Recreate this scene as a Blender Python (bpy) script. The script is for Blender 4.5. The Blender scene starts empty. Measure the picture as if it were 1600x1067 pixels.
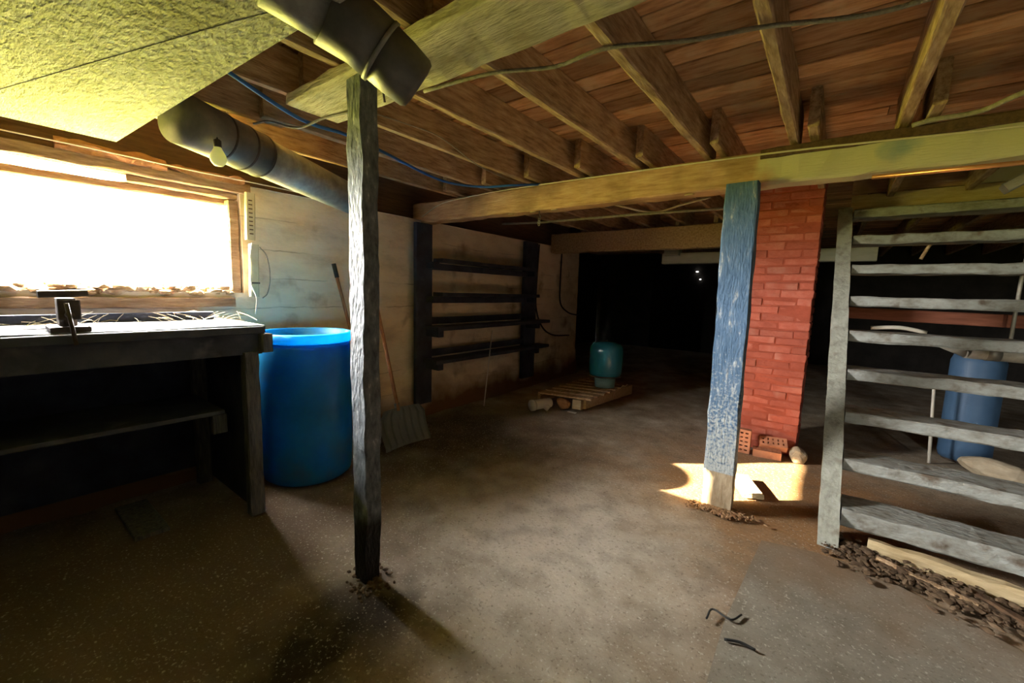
import bpy, bmesh, math, random
from mathutils import Vector, Matrix, noise
random.seed(7)
S = bpy.context.scene
COL = S.collection

# ------------------------------------------------------------------ camera
cd = bpy.data.cameras.new('camera'); cam = bpy.data.objects.new('camera', cd); COL.objects.link(cam)
cd.sensor_width = 36.0; cd.lens = 36.0 * 650 / 1600; cd.clip_start = 0.02; cd.clip_end = 200
Rm = Matrix(((0.7934, -0.0958, 0.6011), (0.6079, 0.0772, -0.7903), (0.0293, 0.9924, 0.1195)))
_y = Vector((500, 63.5, -650)).normalized()
_x = -Vector((-860, 103.5, -650)); _x -= _y * _x.dot(_y); _x.normalize()
_z = _x.cross(_y)
Rm = Matrix((_x, _y, _z))
cam.matrix_world = Matrix.Translation((0, 0, 1.3)) @ Rm.to_4x4()
S.camera = cam

# ------------------------------------------------------------------ daylight
SUN_DIR = Vector((0.753, 0.66, -0.405)).normalized()
w = bpy.data.worlds.new('daylight'); S.world = w; w.use_nodes = True
nt = w.node_tree; nt.nodes.clear()
tc = nt.nodes.new('ShaderNodeTexCoord'); sx = nt.nodes.new('ShaderNodeSeparateXYZ')
rp = nt.nodes.new('ShaderNodeValToRGB'); bg = nt.nodes.new('ShaderNodeBackground'); wo = nt.nodes.new('ShaderNodeOutputWorld')
mr = nt.nodes.new('ShaderNodeMapRange'); mr.inputs[1].default_value = -0.05; mr.inputs[2].default_value = 0.05
nt.links.new(tc.outputs['Generated'], sx.inputs[0]); nt.links.new(sx.outputs[2], mr.inputs[0])
nt.links.new(mr.outputs[0], rp.inputs[0]); nt.links.new(rp.outputs[0], bg.inputs[0]); nt.links.new(bg.outputs[0], wo.inputs[0])
rp.color_ramp.elements[0].color = (0.215, 0.205, 0.03, 1)     # sunlit lawn outside, below the horizon
rp.color_ramp.elements[1].color = (1.0, 0.97, 0.93, 1)       # bright hazy sky
WORLD = 95.0
bg.inputs[1].default_value = WORLD
sl = bpy.data.lights.new('sun', 'SUN'); sun = bpy.data.objects.new('sun', sl); COL.objects.link(sun)
sl.energy = 42.0; sl.angle = math.radians(0.6); sl.color = (1.0, 0.83, 0.55)
sun.rotation_euler = SUN_DIR.to_track_quat('-Z', 'Y').to_euler()
def portal(name, loc, direc, sxx, syy):
    l = bpy.data.lights.new(name, 'AREA'); l.shape = 'RECTANGLE'; l.size = sxx; l.size_y = syy
    o = bpy.data.objects.new(name, l); COL.objects.link(o); o.location = loc
    o.rotation_euler = Vector(direc).to_track_quat('-Z', 'Y').to_euler()
    l.cycles.is_portal = True
portal('window_portal', (-3.62, 0.6, 1.6), (1, 0, 0), 1.3, 0.9)
portal('fill_slit_portal', (2.3, -2.02, 1.0), (0, 1, 0), .16, 2.1)  # portal at an unseen slit in the back wall, added for fill light
S.view_settings.view_transform = 'Standard'; S.view_settings.look = 'None'
S.view_settings.exposure = 1.6; S.view_settings.gamma = 1.0; S.view_settings.use_curve_mapping = False
S.cycles.max_bounces = 10; S.cycles.diffuse_bounces = 6; S.cycles.use_denoising = True
S.cycles.sample_clamp_indirect = 12

# ------------------------------------------------------------------ materials
MATS = {}
def mat(name, cols, scale=6.0, stretch=(1, 1, 1), rough=0.85, bump=0.3, bscale=30.0, metal=0.0, vary=0.0, pos=None, detail=6.0, spec=0.3, dirt=None, flat=False, dist=0.01):
    """cols: colours spread over a noise ramp; dirt: (colour, scale, lo, hi) second noise mask"""
    m = bpy.data.materials.new(name); m.use_nodes = True; n = m.node_tree.nodes; L = m.node_tree.links
    b = n['Principled BSDF']; b.inputs['Roughness'].default_value = rough; b.inputs['Metallic'].default_value = metal
    b.inputs['Specular IOR Level'].default_value = spec
    tc = n.new('ShaderNodeTexCoord'); oi = n.new('ShaderNodeObjectInfo')
    ad = n.new('ShaderNodeVectorMath'); ad.operation = 'ADD'
    ml = n.new('ShaderNodeMath'); ml.operation = 'MULTIPLY'; ml.inputs[1].default_value = 37.0
    L.new(oi.outputs['Random'], ml.inputs[0]); L.new(tc.outputs['Object'], ad.inputs[0]); L.new(ml.outputs[0], ad.inputs[1])
    mp = n.new('ShaderNodeMapping'); mp.inputs['Scale'].default_value = stretch; L.new(ad.outputs[0], mp.inputs[0])
    nz = n.new('ShaderNodeTexNoise'); nz.inputs['Scale'].default_value = scale; nz.inputs['Detail'].default_value = detail
    nz.inputs['Roughness'].default_value = 0.65
    L.new(mp.outputs[0], nz.inputs['Vector'])
    cr = n.new('ShaderNodeValToRGB'); L.new(nz.outputs[0], cr.inputs[0])
    e = cr.color_ramp.elements; k = len(cols)
    ps = pos or [0.3 + 0.4 * i / max(1, k - 1) for i in range(k)]
    while len(e) < k: e.new(0.5)
    for i in range(k):
        e[i].position = ps[i]; e[i].color = (*cols[i], 1)
    out = cr.outputs[0]
    if dirt:
        n2 = n.new('ShaderNodeTexNoise'); n2.inputs['Scale'].default_value = dirt[1]; n2.inputs['Detail'].default_value = 5
        L.new(ad.outputs[0], n2.inputs['Vector'])
        r2 = n.new('ShaderNodeMapRange'); r2.inputs[1].default_value = dirt[2]; r2.inputs[2].default_value = dirt[3]
        L.new(n2.outputs[0], r2.inputs[0])
        mx = n.new('ShaderNodeMix'); mx.data_type = 'RGBA'; L.new(r2.outputs[0], mx.inputs[0]); L.new(out, mx.inputs[6])
        mx.inputs[7].default_value = (*dirt[0], 1); out = mx.outputs[2]
    if vary:
        mr = n.new('ShaderNodeMapRange'); mr.inputs[3].default_value = 1 - vary; mr.inputs[4].default_value = 1 + vary
        L.new(oi.outputs['Random'], mr.inputs[0])
        hs = n.new('ShaderNodeHueSaturation'); L.new(mr.outputs[0], hs.inputs['Value']); L.new(out, hs.inputs['Color']); out = hs.outputs[0]
    L.new(out, b.inputs['Base Color'])
    if bump:
        nb = n.new('ShaderNodeTexNoise'); nb.inputs['Scale'].default_value = bscale; nb.inputs['Detail'].default_value = 6
        L.new(mp.outputs[0], nb.inputs['Vector'])
        bp = n.new('ShaderNodeBump'); bp.inputs['Strength'].default_value = bump; bp.inputs['Distance'].default_value = dist
        L.new(nb.outputs[0], bp.inputs['Height']); L.new(bp.outputs[0], b.inputs['Normal'])
    MATS[name] = m
    return m
def add_mask(m, color, build, amt=1.0):
    """mix a second colour in by a mask; build(nodes, links, objcoord_output) -> factor output"""
    n = m.node_tree.nodes; L = m.node_tree.links; b = n['Principled BSDF']
    src = b.inputs['Base Color'].links[0].from_socket
    tc = n.new('ShaderNodeTexCoord'); f = build(n, L, tc.outputs['Object'])
    if amt != 1.0:
        q = n.new('ShaderNodeMath'); q.operation = 'MULTIPLY'; q.inputs[1].default_value = amt; L.new(f, q.inputs[0]); f = q.outputs[0]
    mx = n.new('ShaderNodeMix'); mx.data_type = 'RGBA'; L.new(f, mx.inputs[0]); L.new(src, mx.inputs[6])
    mx.inputs[7].default_value = (*color, 1); L.new(mx.outputs[2], b.inputs['Base Color'])
def axis_mask(axis, lo, hi, nscale=6.0, namp=0.3):
    def f(n, L, co):
        sp = n.new('ShaderNodeSeparateXYZ'); L.new(co, sp.inputs[0])
        nz = n.new('ShaderNodeTexNoise'); nz.inputs['Scale'].default_value = nscale; nz.inputs['Detail'].default_value = 5; L.new(co, nz.inputs['Vector'])
        s = n.new('ShaderNodeMath'); s.operation = 'MULTIPLY_ADD'; L.new(nz.outputs[0], s.inputs[0]); s.inputs[1].default_value = namp; s.inputs[2].default_value = -namp / 2
        a = n.new('ShaderNodeMath'); a.operation = 'ADD'; L.new(sp.outputs[axis], a.inputs[0]); L.new(s.outputs[0], a.inputs[1])
        mr = n.new('ShaderNodeMapRange'); mr.inputs[1].default_value = lo; mr.inputs[2].default_value = hi; L.new(a.outputs[0], mr.inputs[0])
        return mr.outputs[0]
    return f
def spot_mask(c, r0, r1, nscale=5.0, namp=0.5, sc=(1, 1, 1)):
    def f(n, L, co):
        mp = n.new('ShaderNodeMapping'); mp.vector_type = 'POINT'
        mp.inputs['Location'].default_value = (-c[0] * sc[0], -c[1] * sc[1], -c[2] * sc[2]); mp.inputs['Scale'].default_value = sc
        L.new(co, mp.inputs[0])
        ln = n.new('ShaderNodeVectorMath'); ln.operation = 'LENGTH'; L.new(mp.outputs[0], ln.inputs[0])
        nz = n.new('ShaderNodeTexNoise'); nz.inputs['Scale'].default_value = nscale; nz.inputs['Detail'].default_value = 6; L.new(co, nz.inputs['Vector'])
        s = n.new('ShaderNodeMath'); s.operation = 'MULTIPLY_ADD'; L.new(nz.outputs[0], s.inputs[0]); s.inputs[1].default_value = namp; s.inputs[2].default_value = -namp / 2
        a = n.new('ShaderNodeMath'); a.operation = 'ADD'; L.new(ln.outputs['Value'], a.inputs[0]); L.new(s.outputs[0], a.inputs[1])
        mr = n.new('ShaderNodeMapRange'); mr.inputs[1].default_value = r1; mr.inputs[2].default_value = r0; L.new(a.outputs[0], mr.inputs[0])
        return mr.outputs[0]
    return f

M = {}
M['plank'] = mat('subfloor plank wood', [(.3, .155, .066), (.52, .3, .14), (.66, .44, .24)], 5, (1.2, 7, 7), .9, .4, 14, vary=.4, dirt=((.56, .4, .22), 7, .52, .7))
M['joist'] = mat('joist wood', [(.2, .12, .06), (.4, .27, .155), (.56, .42, .27)], 7, (7, 1, 7), .9, .5, 20, vary=.15)
M['beam'] = mat('beam wood', [(.32, .18, .09), (.5, .31, .17), (.6, .42, .25)], 5, (1, 9, 9), .88, .4, 16, dirt=((.22, .13, .06), 3, .5, .75))
M['whitewash'] = mat('lime washed timber', [(.34, .3, .18), (.56, .51, .33), (.66, .62, .44)], 7, (1.2, 6, 6), .95, .9, 18, dirt=((.25, .2, .11), 5, .55, .8))
add = M['beam']
add_mask(add, (.56, .52, .32), axis_mask(0, -.02, .1, 9, .34))
add_mask(add, (.3, .36, .32), spot_mask((.62, -.075, .0), .02, .1, 9, .22, (1, 1, 1.4)))
M['rim'] = mat('dark rim board', [(.06, .035, .02), (.13, .075, .04)], 5, (9, 1, 9), .9, .3, 15, vary=.2)
M['lintel'] = mat('weathered lintel', [(.18, .105, .06), (.3, .19, .115), (.42, .3, .2)], 5, (8, 1.2, 8), .9, .5, 15)
M['wall'] = mat('lime washed concrete wall', [(.56, .45, .32), (.74, .63, .47), (.8, .71, .56)], 2.2, (1, 1, 2.5), .95, .5, 14, dirt=((.3, .21, .12), 3.2, .58, .75))
def formline(n, L, co):
    sp = n.new('ShaderNodeSeparateXYZ'); L.new(co, sp.inputs[0])
    nz = n.new('ShaderNodeTexNoise'); nz.inputs['Scale'].default_value = 3; nz.inputs['Detail'].default_value = 6; L.new(co, nz.inputs['Vector'])
    a = n.new('ShaderNodeMath'); a.operation = 'MULTIPLY_ADD'; L.new(nz.outputs[0], a.inputs[0]); a.inputs[1].default_value = .07; L.new(sp.outputs[2], a.inputs[2])
    p = n.new('ShaderNodeMath'); p.operation = 'PINGPONG'; p.inputs[1].default_value = .105; L.new(a.outputs[0], p.inputs[0])
    mr = n.new('ShaderNodeMapRange'); mr.inputs[1].default_value = .006; mr.inputs[2].default_value = .0015; L.new(p.outputs[0], mr.inputs[0])
    n2 = n.new('ShaderNodeTexNoise'); n2.inputs['Scale'].default_value = 2.2; n2.inputs['Detail'].default_value = 4; L.new(co, n2.inputs['Vector'])
    m2 = n.new('ShaderNodeMapRange'); m2.inputs[1].default_value = .5; m2.inputs[2].default_value = .66; L.new(n2.outputs[0], m2.inputs[0])
    q = n.new('ShaderNodeMath'); q.operation = 'MULTIPLY'; L.new(mr.outputs[0], q.inputs[0]); L.new(m2.outputs[0], q.inputs[1]); return q.outputs[0]
add_mask(M['wall'], (.14, .09, .05), formline, .6)
add_mask(M['wall'], (.17, .09, .045), axis_mask(2, -.62, -.86, 2.5, .55))
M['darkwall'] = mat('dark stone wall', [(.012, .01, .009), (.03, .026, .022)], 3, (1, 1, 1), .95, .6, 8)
M['floor'] = mat('worn concrete floor', [(.24, .19, .13), (.38, .32, .235), (.54, .48, .39)], 3.0, (1, 1, 1), .9, .55, 42, detail=10, dirt=((.22, .15, .09), 1.3, .5, .72))
M['slab'] = mat('smooth concrete slab', [(.2, .18, .14), (.26, .235, .185), (.32, .29, .235)], 3.0, (1, 1, 1), .85, .25, 60, detail=10)
M['navy'] = mat('dark navy paint', [(.018, .02, .035), (.035, .04, .065), (.06, .065, .09)], 6, (1, 1, 1), .7, .3, 30)
M['benchpaint'] = mat('grey blue bench paint', [(.035, .038, .05), (.065, .07, .085), (.11, .11, .12)], 4, (1, 1, 1), .7, .3, 25, dirt=((.2, .2, .2), 5, .6, .8))
M['benchtop'] = mat('dusty bench top', [(.07, .07, .08), (.13, .13, .14)], 6, (6, 1, 6), .95, .3, 25, spec=.1)
M['leg'] = mat('bench leg timber', [(.05, .05, .05), (.12, .12, .12), (.2, .18, .15)], 7, (8, 8, 1.2), .85, .4, 20)
M['blackpost'] = mat('worn dark grey post paint', [(.05, .06, .07), (.13, .15, .17), (.2, .22, .24), (.5, .52, .54)], 12, (3, 3, 1.3), .6, 1.0, 22, pos=[.3, .48, .62, .72])
add_mask(M['blackpost'], (.008, .007, .006), axis_mask(2, -.72, -.8, 5, .25))
M['bluepost'] = mat('flaking blue paint', [(.055, .11, .19), (.085, .155, .25), (.12, .19, .28), (.5, .52, .5)], 8, (4, 4, 1.1), .7, .6, 26, pos=[.3, .5, .6, .7])
add_mask(M['bluepost'], (.5, .53, .5), axis_mask(2, -.35, -.8, 60, 2.2), .75)
add_mask(M['bluepost'], (.5, .52, .5), axis_mask(2, -1.0, -1.15, 48, 4.2), .7)
M['rawbase'] = mat('bare post foot', [(.3, .22, .13), (.5, .41, .28)], 9, (3, 3, 1), .9, .6, 20)
M['brick'] = mat('red painted brick', [(.32, .075, .045), (.41, .105, .065), (.48, .16, .11)], 5, (1, 1, 1), .85, .6, 40, vary=.13, dirt=((.5, .23, .17), 4, .58, .8))
M['mortar'] = mat('red painted mortar', [(.26, .055, .03), (.44, .1, .055)], 5, (1, 1, 1), .9, .6, 40)
M['loosebrick'] = mat('cored clay brick', [(.42, .17, .09), (.55, .26, .15)], 12, (1, 1, 1), .9, .4, 50, vary=.1)
M['black'] = mat('black void', [(.006, .006, .006), (.01, .01, .01)], 5, bump=0)
M['galv'] = mat('galvanised sheet', [(.24, .235, .2), (.36, .355, .31), (.5, .49, .43)], 12, (1, 1, 1), .55, .15, 40, metal=.25, spec=.4)
M['ductpale'] = mat('dusty pale duct sheet', [(.33, .33, .24), (.5, .5, .4), (.58, .57, .46)], 14, (1, 3, 1), .9, 1.0, 30, spec=.2, dist=.02, dirt=((.3, .28, .19), 2.5, .5, .75))
M['pipegrey'] = mat('dark galvanised stove pipe', [(.12, .11, .095), (.2, .19, .165), (.3, .27, .22)], 5, (1, 1, 1), .5, .15, 30, metal=.5, spec=.4)
M['bluedrum'] = mat('blue polyethylene', [(.012, .27, .55), (.025, .42, .76)], 3, (1, 1, 1), .45, .1, 20, spec=.5, dirt=((.12, .15, .17), 3, .56, .85))
M['tank'] = mat('glossy teal tank enamel', [(.015, .16, .25), (.02, .2, .3)], 3, (1, 1, 1), .22, 0, spec=.6)
M['tankbase'] = mat('pale teal tank base', [(.12, .25, .27), (.16, .3, .32)], 5, (1, 1, 1), .6, .1)
M['stairgrey'] = mat('worn grey stair paint', [(.22, .22, .18), (.36, .37, .31), (.44, .45, .39)], 6, (3, 3, 1.5), .75, .6, 22, dirt=((.16, .13, .09), 9, .6, .78))
M['treadgrey'] = mat('chipped grey tread paint', [(.17, .155, .125), (.3, .305, .275), (.38, .4, .38)], 9, (1, 1.6, 1.6), .7, 1.0, 26, dirt=((.14, .11, .08), 11, .58, .72))
M['paleboard'] = mat('pale dusty board', [(.42, .31, .16), (.62, .5, .3)], 6, (1, 6, 6), .9, .6, 20)
M['soil'] = mat('dark damp soil', [(.05, .03, .018), (.13, .085, .05), (.22, .15, .09)], 20, (1, 1, 1), .95, .6, 40)
M['crumb'] = mat('rusty soil crumbs', [(.12, .065, .03), (.28, .16, .08), (.4, .26, .14)], 20, (1, 1, 1), .95, .5, 40)
M['rubble'] = mat('crumbled masonry', [(.2, .12, .06), (.42, .28, .15), (.6, .48, .33)], 16, (1, 1, 1), .95, .6, 40)
M['insul'] = mat('orange brown insulation', [(.26, .12, .045), (.4, .21, .09)], 18, (1, 1, 1), .95, .9, 30)
M['iron'] = mat('rusty iron', [(.05, .04, .035), (.12, .09, .07)], 14, (1, 1, 1), .6, .4, 40, metal=.4)
M['cream'] = mat('cream painted strip', [(.5, .43, .27), (.62, .56, .4)], 10, (1, 1, 1), .8, .2)
M['wirecream'] = mat('cream cable sheath', [(.52, .47, .33), (.64, .58, .42)], 10, bump=0, rough=.7)
M['wirewhite'] = mat('pale cord', [(.6, .57, .5), (.7, .67, .6)], 10, bump=0, rough=.7)
M['wiregrey'] = mat('armoured grey cable', [(.2, .18, .14), (.34, .31, .25)], 40, bump=.6, bscale=120, rough=.7)
M['wireblack'] = mat('black cable', [(.02, .02, .02), (.04, .04, .04)], 10, bump=0, rough=.6)
M['wireblue'] = mat('blue plastic line', [(.02, .1, .38), (.03, .14, .5)], 10, bump=0, rough=.45)
M['copper'] = mat('copper pipe metal', [(.6, .28, .12), (.72, .36, .17)], 10, bump=0, rough=.35, metal=.8)
M['shaft'] = mat('reddish wooden handle', [(.22, .1, .05), (.38, .2, .11)], 8, (6, 6, 1), .7, .2)
M['shovel'] = mat('grey green plastic scoop', [(.1, .12, .115), (.17, .19, .18)], 6, rough=.5, bump=.1, spec=.5)
M['glassbulb'] = mat('frosted bulb glass', [(.72, .72, .6), (.78, .78, .66)], 4, bump=0, rough=.35, spec=.5)
M['whiteplast'] = mat('white plastic', [(.55, .52, .44), (.68, .65, .56)], 6, bump=.05, rough=.5)
M['greyblue'] = mat('dusty blue tank paint', [(.04, .085, .16), (.06, .12, .21)], 4, bump=.05, rough=.5)
M['redboard'] = mat('red brown board', [(.16, .055, .03), (.26, .1, .06)], 5, (1, 8, 8), .85, .3, 15)
M['whitebeam'] = mat('white painted beam', [(.4, .4, .36), (.55, .55, .5)], 4, (1, 4, 4), .85, .3)
M['stone'] = mat('pale field stone', [(.3, .24, .16), (.45, .38, .27)], 8, bump=.6, bscale=20)
M['straw'] = mat('dry straw', [(.6, .5, .33), (.75, .66, .48)], 10, bump=0)
gl = bpy.data.materials.new('window glass'); gl.use_nodes = True
_n = gl.node_tree.nodes; _L = gl.node_tree.links; _n.remove(_n['Principled BSDF'])
_t = _n.new('ShaderNodeBsdfTransparent'); _g = _n.new('ShaderNodeBsdfGlossy'); _g.inputs['Roughness'].default_value = .05
_m = _n.new('ShaderNodeMixShader')
_m.inputs[0].default_value = .06; _L.new(_t.outputs[0], _m.inputs[1]); _L.new(_g.outputs[0], _m.inputs[2])
_L.new(_m.outputs[0], _n['Material Output'].inputs[0]); M['glass'] = gl
em = bpy.data.materials.new('daylight chink'); em.use_nodes = True
em.node_tree.nodes['Principled BSDF'].inputs['Emission Color'].default_value = (1, .98, .92, 1)
em.node_tree.nodes['Principled BSDF'].inputs['Emission Strength'].default_value = 2.5
M['chink'] = em

def translucent(m, amt):
    n = m.node_tree.nodes; L = m.node_tree.links; b = n['Principled BSDF']
    t = n.new('ShaderNodeBsdfTranslucent'); x = n.new('ShaderNodeMixShader'); x.inputs[0].default_value = amt
    L.new(b.inputs['Base Color'].links[0].from_socket, t.inputs[0])
    L.new(b.outputs[0], x.inputs[1]); L.new(t.outputs[0], x.inputs[2]); L.new(x.outputs[0], n['Material Output'].inputs[0])
translucent(M['bluedrum'], .45); translucent(M['glassbulb'], .4)
# ------------------------------------------------------------------ builders
def mesh_obj(name, V, F, m, parent=None, smooth=False):
    V = [Vector(v) for v in V]
    lo = Vector([min(v[i] for v in V) for i in range(3)]); hi = Vector([max(v[i] for v in V) for i in range(3)])
    c = (lo + hi) / 2
    me = bpy.data.meshes.new(name); me.from_pydata([v - c for v in V], [], F); me.update()
    bm = bmesh.new(); bm.from_mesh(me); bmesh.ops.recalc_face_normals(bm, faces=bm.faces); bm.to_mesh(me); bm.free()
    me.materials.append(M[m] if isinstance(m, str) else m)
    if smooth:
        for p in me.polygons: p.use_smooth = True
    o = bpy.data.objects.new(name, me); COL.objects.link(o)
    wp = Vector((0, 0, 0)); q = parent
    while q is not None: wp += q.location; q = q.parent
    o.location = c - wp
    if parent: o.parent = parent
    return o
def tag(o, label, cat, group=None):
    o['label'] = label; o['category'] = cat
    if group: o['group'] = group
    return o
def thing(name, loc, label, cat, group=None):
    o = bpy.data.objects.new(name, None); COL.objects.link(o); o.location = loc; o.empty_display_size = .1
    return tag(o, label, cat, group)
def struct(o, label=None):
    o['kind'] = 'structure'
    if label: o['label'] = label; 
    return o
def stuff(o):
    o['kind'] = 'stuff'; return o
def timber_geo(p0, p1, wd, ht, rough=.003, seg=.15, ch=.006, up=(0, 0, 1), seed=0, taper=1.0):
    p0, p1 = Vector(p0), Vector(p1); d = p1 - p0; Ln = d.length; d.normalize(); up = Vector(up)
    s = d.cross(up).normalized(); u = s.cross(d).normalized()
    n = max(1, int(Ln / seg)); V = []; F = []
    for i in range(n + 1):
        t = i / n; c = p0 + d * (Ln * t); k = 1 + (taper - 1) * t
        a, b = wd / 2 * k, ht / 2 * k
        ring = [(-a + ch, -b), (a - ch, -b), (a, -b + ch), (a, b - ch), (a - ch, b), (-a + ch, b), (-a, b - ch), (-a, -b + ch)]
        for j, (x, y) in enumerate(ring):
            q = c + s * x + u * y
            if rough:
                q = q + (s * noise.noise(q * 9 + Vector((seed, j, 0))) + u * noise.noise(q * 9 + Vector((0, seed, j + 5)))) * rough
            V.append(q)
    for i in range(n):
        for j in range(8):
            F.append((i * 8 + j, i * 8 + (j + 1) % 8, (i + 1) * 8 + (j + 1) % 8, (i + 1) * 8 + j))
    F.append(tuple(range(7, -1, -1))); F.append(tuple(n * 8 + j for j in range(8)))
    return V, F
def timber(name, p0, p1, wd, ht, m, parent=None, **k):
    V, F = timber_geo(p0, p1, wd, ht, **k); return mesh_obj(name, V, F, m, parent)
def box(name, x0, x1, y0, y1, z0, z1, m, parent=None, ch=.004, rough=0.0, seg=.3, seed=0):
    dx, dy, dz = x1 - x0, y1 - y0, z1 - z0
    cx, cy, cz = (x0 + x1) / 2, (y0 + y1) / 2, (z0 + z1) / 2
    ch = min(ch, min(dx, dy, dz) * .3)
    if dz >= dx and dz >= dy: return timber(name, (cx, cy, z0), (cx, cy, z1), dx, dy, m, parent, ch=ch, rough=rough, seg=seg, up=(0, 1, 0), seed=seed)
    if dx >= dy: return timber(name, (x0, cy, cz), (x1, cy, cz), dy, dz, m, parent, ch=ch, rough=rough, seg=seg, seed=seed)
    return timber(name, (cx, y0, cz), (cx, y1, cz), dx, dz, m, parent, ch=ch, rough=rough, seg=seg, seed=seed)
def smooth_path(pts, n=6):
    P = [Vector(p) for p in pts]; P = [P[0] * 2 - P[1]] + P + [P[-1] * 2 - P[-2]]; out = []
    for i in range(1, len(P) - 2):
        a, b, c, d = P[i - 1:i + 3]
        for k in range(n):
            t = k / n
            out.append(.5 * ((2 * b) + (c - a) * t + (2 * a - 5 * b + 4 * c - d) * t * t + (-a + 3 * b - 3 * c + d) * t ** 3))
    out.append(P[-2]); return out
def tube_geo(path, r, n=8, cap=True, radii=None):
    P = [Vector(p) for p in path]; V = []; F = []
    d0 = (P[1] - P[0]).normalized(); ref = Vector((0, 0, 1)) if abs(d0.z) < .9 else Vector((1, 0, 0))
    s = d0.cross(ref).normalized()
    for i, p in enumerate(P):
        d = (P[min(i + 1, len(P) - 1)] - P[max(i - 1, 0)]).normalized()
        s = (s - d * s.dot(d)).normalized(); u = d.cross(s); rr = radii[i] if radii else r
        for j in range(n):
            a = 2 * math.pi * j / n; V.append(p + (s * math.cos(a) + u * math.sin(a)) * rr)
    for i in range(len(P) - 1):
        for j in range(n): F.append((i * n + j, i * n + (j + 1) % n, (i + 1) * n + (j + 1) % n, (i + 1) * n + j))
    if cap: F.append(tuple(range(n - 1, -1, -1))); F.append(tuple((len(P) - 1) * n + j for j in range(n)))
    return V, F
def tube(name, path, r, m, parent=None, n=8, cap=True, radii=None, curve=0):
    if curve: path = smooth_path(path, curve)
    V, F = tube_geo(path, r, n, cap, radii); return mesh_obj(name, V, F, m, parent, smooth=True)
def lathe(name, prof, c, m, parent=None, n=40, caps=True):
    V = []; F = []
    for (r, z) in prof:
        for j in range(n):
            a = 2 * math.pi * j / n; V.append((c[0] + r * math.cos(a), c[1] + r * math.sin(a), c[2] + z))
    for i in range(len(prof) - 1):
        for j in range(n): F.append((i * n + j, i * n + (j + 1) % n, (i + 1) * n + (j + 1) % n, (i + 1) * n + j))
    if caps:
        F.append(tuple(range(n - 1, -1, -1))); F.append(tuple((len(prof) - 1) * n + j for j in range(n)))
    o = mesh_obj(name, V, F, m, parent, smooth=True)
    return o
def sharp(o, ang=40):
    me = o.data; bm = bmesh.new(); bm.from_mesh(me)
    for e in bm.edges:
        if len(e.link_faces) == 2 and e.calc_face_angle(0) > math.radians(ang): e.smooth = False
    bm.to_mesh(me); bm.free(); return o
def rocks(name, spots, m, parent=None):
    """one mesh of lumps: spots = (x, y, z, rx, ry, rz)"""
    V = []; F = []
    ico = bmesh.new(); bmesh.ops.create_icosphere(ico, subdivisions=1 if len(spots) > 12 else 3, radius=1.0)
    iv = [v.co.copy() for v in ico.verts]; jf = [[v.index for v in f.verts] for f in ico.faces]; ico.free()
    for k, (x, y, z, a, b, c) in enumerate(spots):
        o = len(V); R = Matrix.Rotation(random.uniform(0, 6.28), 3, 'Z')
        for q in iv:
            p = q * (1 + (.45 if len(spots) > 12 else .28) * noise.noise(q * 1.3 + Vector((k * 3.1, 0, 0))))
            p = R @ Vector((p.x * a, p.y * b, p.z * c)); V.append(Vector((x, y, z)) + p)
        F += [[o + i for i in f] for f in jf]
    return mesh_obj(name, V, F, m, parent)

# ------------------------------------------------------------------ the room
X0, X1, Y0, Y1 = -3.3, 2.7, -1.8, 10.5
YE = 6.1
ZB, ZT = 2.345, 2.372
# floor: uneven grid
def floor_grid():
    V = []; F = []; st = .06; nx = int((X1 + 5.3 + .2) / st); ny = int((Y1 - Y0 + .4) / st)
    for j in range(ny + 1):
        for i in range(nx + 1):
            x = -5.3 + i * st; y = Y0 - .2 + j * st
            z = .010 * noise.noise(Vector((x * 1.1, y * 1.1, 3))) + .005 * noise.noise(Vector((x * 5, y * 5, 1))) - .006
            for (px, py, r, h) in ((-1.53, 1.0, .22, .022), (-.44, 2.7, .2, .025)):
                d = math.hypot(x - px, y - py)
                if d < r: z += h * (1 - d / r) * (.6 + .6 * noise.noise(Vector((x * 20, y * 20, 0))))
            if x > -.17 and y < 2.2: z -= .02
            V.append((x, y, z))
    for j in range(ny):
        for i in range(nx):
            a = j * (nx + 1) + i
            if V[a][0] < X0 - .3 and V[a][1] < YE - .4: continue
            F.append((a, a + 1, a + nx + 2, a + nx + 1))
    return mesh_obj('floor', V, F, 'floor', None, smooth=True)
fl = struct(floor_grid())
fc = fl.location
def fm(color, c, r0, r1, ns=5., na=.5, sc=(1, 1, 0)):
    add_mask(M['floor'], color, spot_mask((c[0] - fc.x, c[1] - fc.y, 0), r0, r1, ns, na, sc))
def grain(scale, lo, hi):
    def f(n, L, co):
        nz = n.new('ShaderNodeTexNoise'); nz.inputs['Scale'].default_value = scale; nz.inputs['Detail'].default_value = 3; L.new(co, nz.inputs['Vector'])
        mr = n.new('ShaderNodeMapRange'); mr.inputs[1].default_value = lo; mr.inputs[2].default_value = hi; L.new(nz.outputs[0], mr.inputs[0]); return mr.outputs[0]
    return f
fm((.3, .165, .07), (-.1, 3.2), .5, 1.5, 3, .9)          # rusty earth round the blue post
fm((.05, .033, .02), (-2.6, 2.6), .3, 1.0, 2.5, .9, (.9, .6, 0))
fm((.5, .44, .36), (-1.15, 1.85), .3, 1.0, 4, .9)         # paler patch mid floor
fm((.14, .095, .065), (-2.2, .35), .5, 1.3, 2.5, 1.0, (1, .8, 0))       # brown mottling before the bench, with the bench's shade painted in
fm((.02, .014, .01), (-1.38, .9), .06, .26, 7, .35)        # wet stain at the post foot
fm((.035, .024, .015), (-1.35, .62), .05, .28, 6, .4, (1, .7, 0))
for key in ('floor', 'slab'):
    add_mask(M[key], (.13, .1, .065), grain(6, .45, .72), .5); add_mask(M[key], (.1, .075, .05), grain(70, .58, .72), .55); add_mask(M[key], (.62, .57, .47), grain(90, .6, .72), .6)
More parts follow.
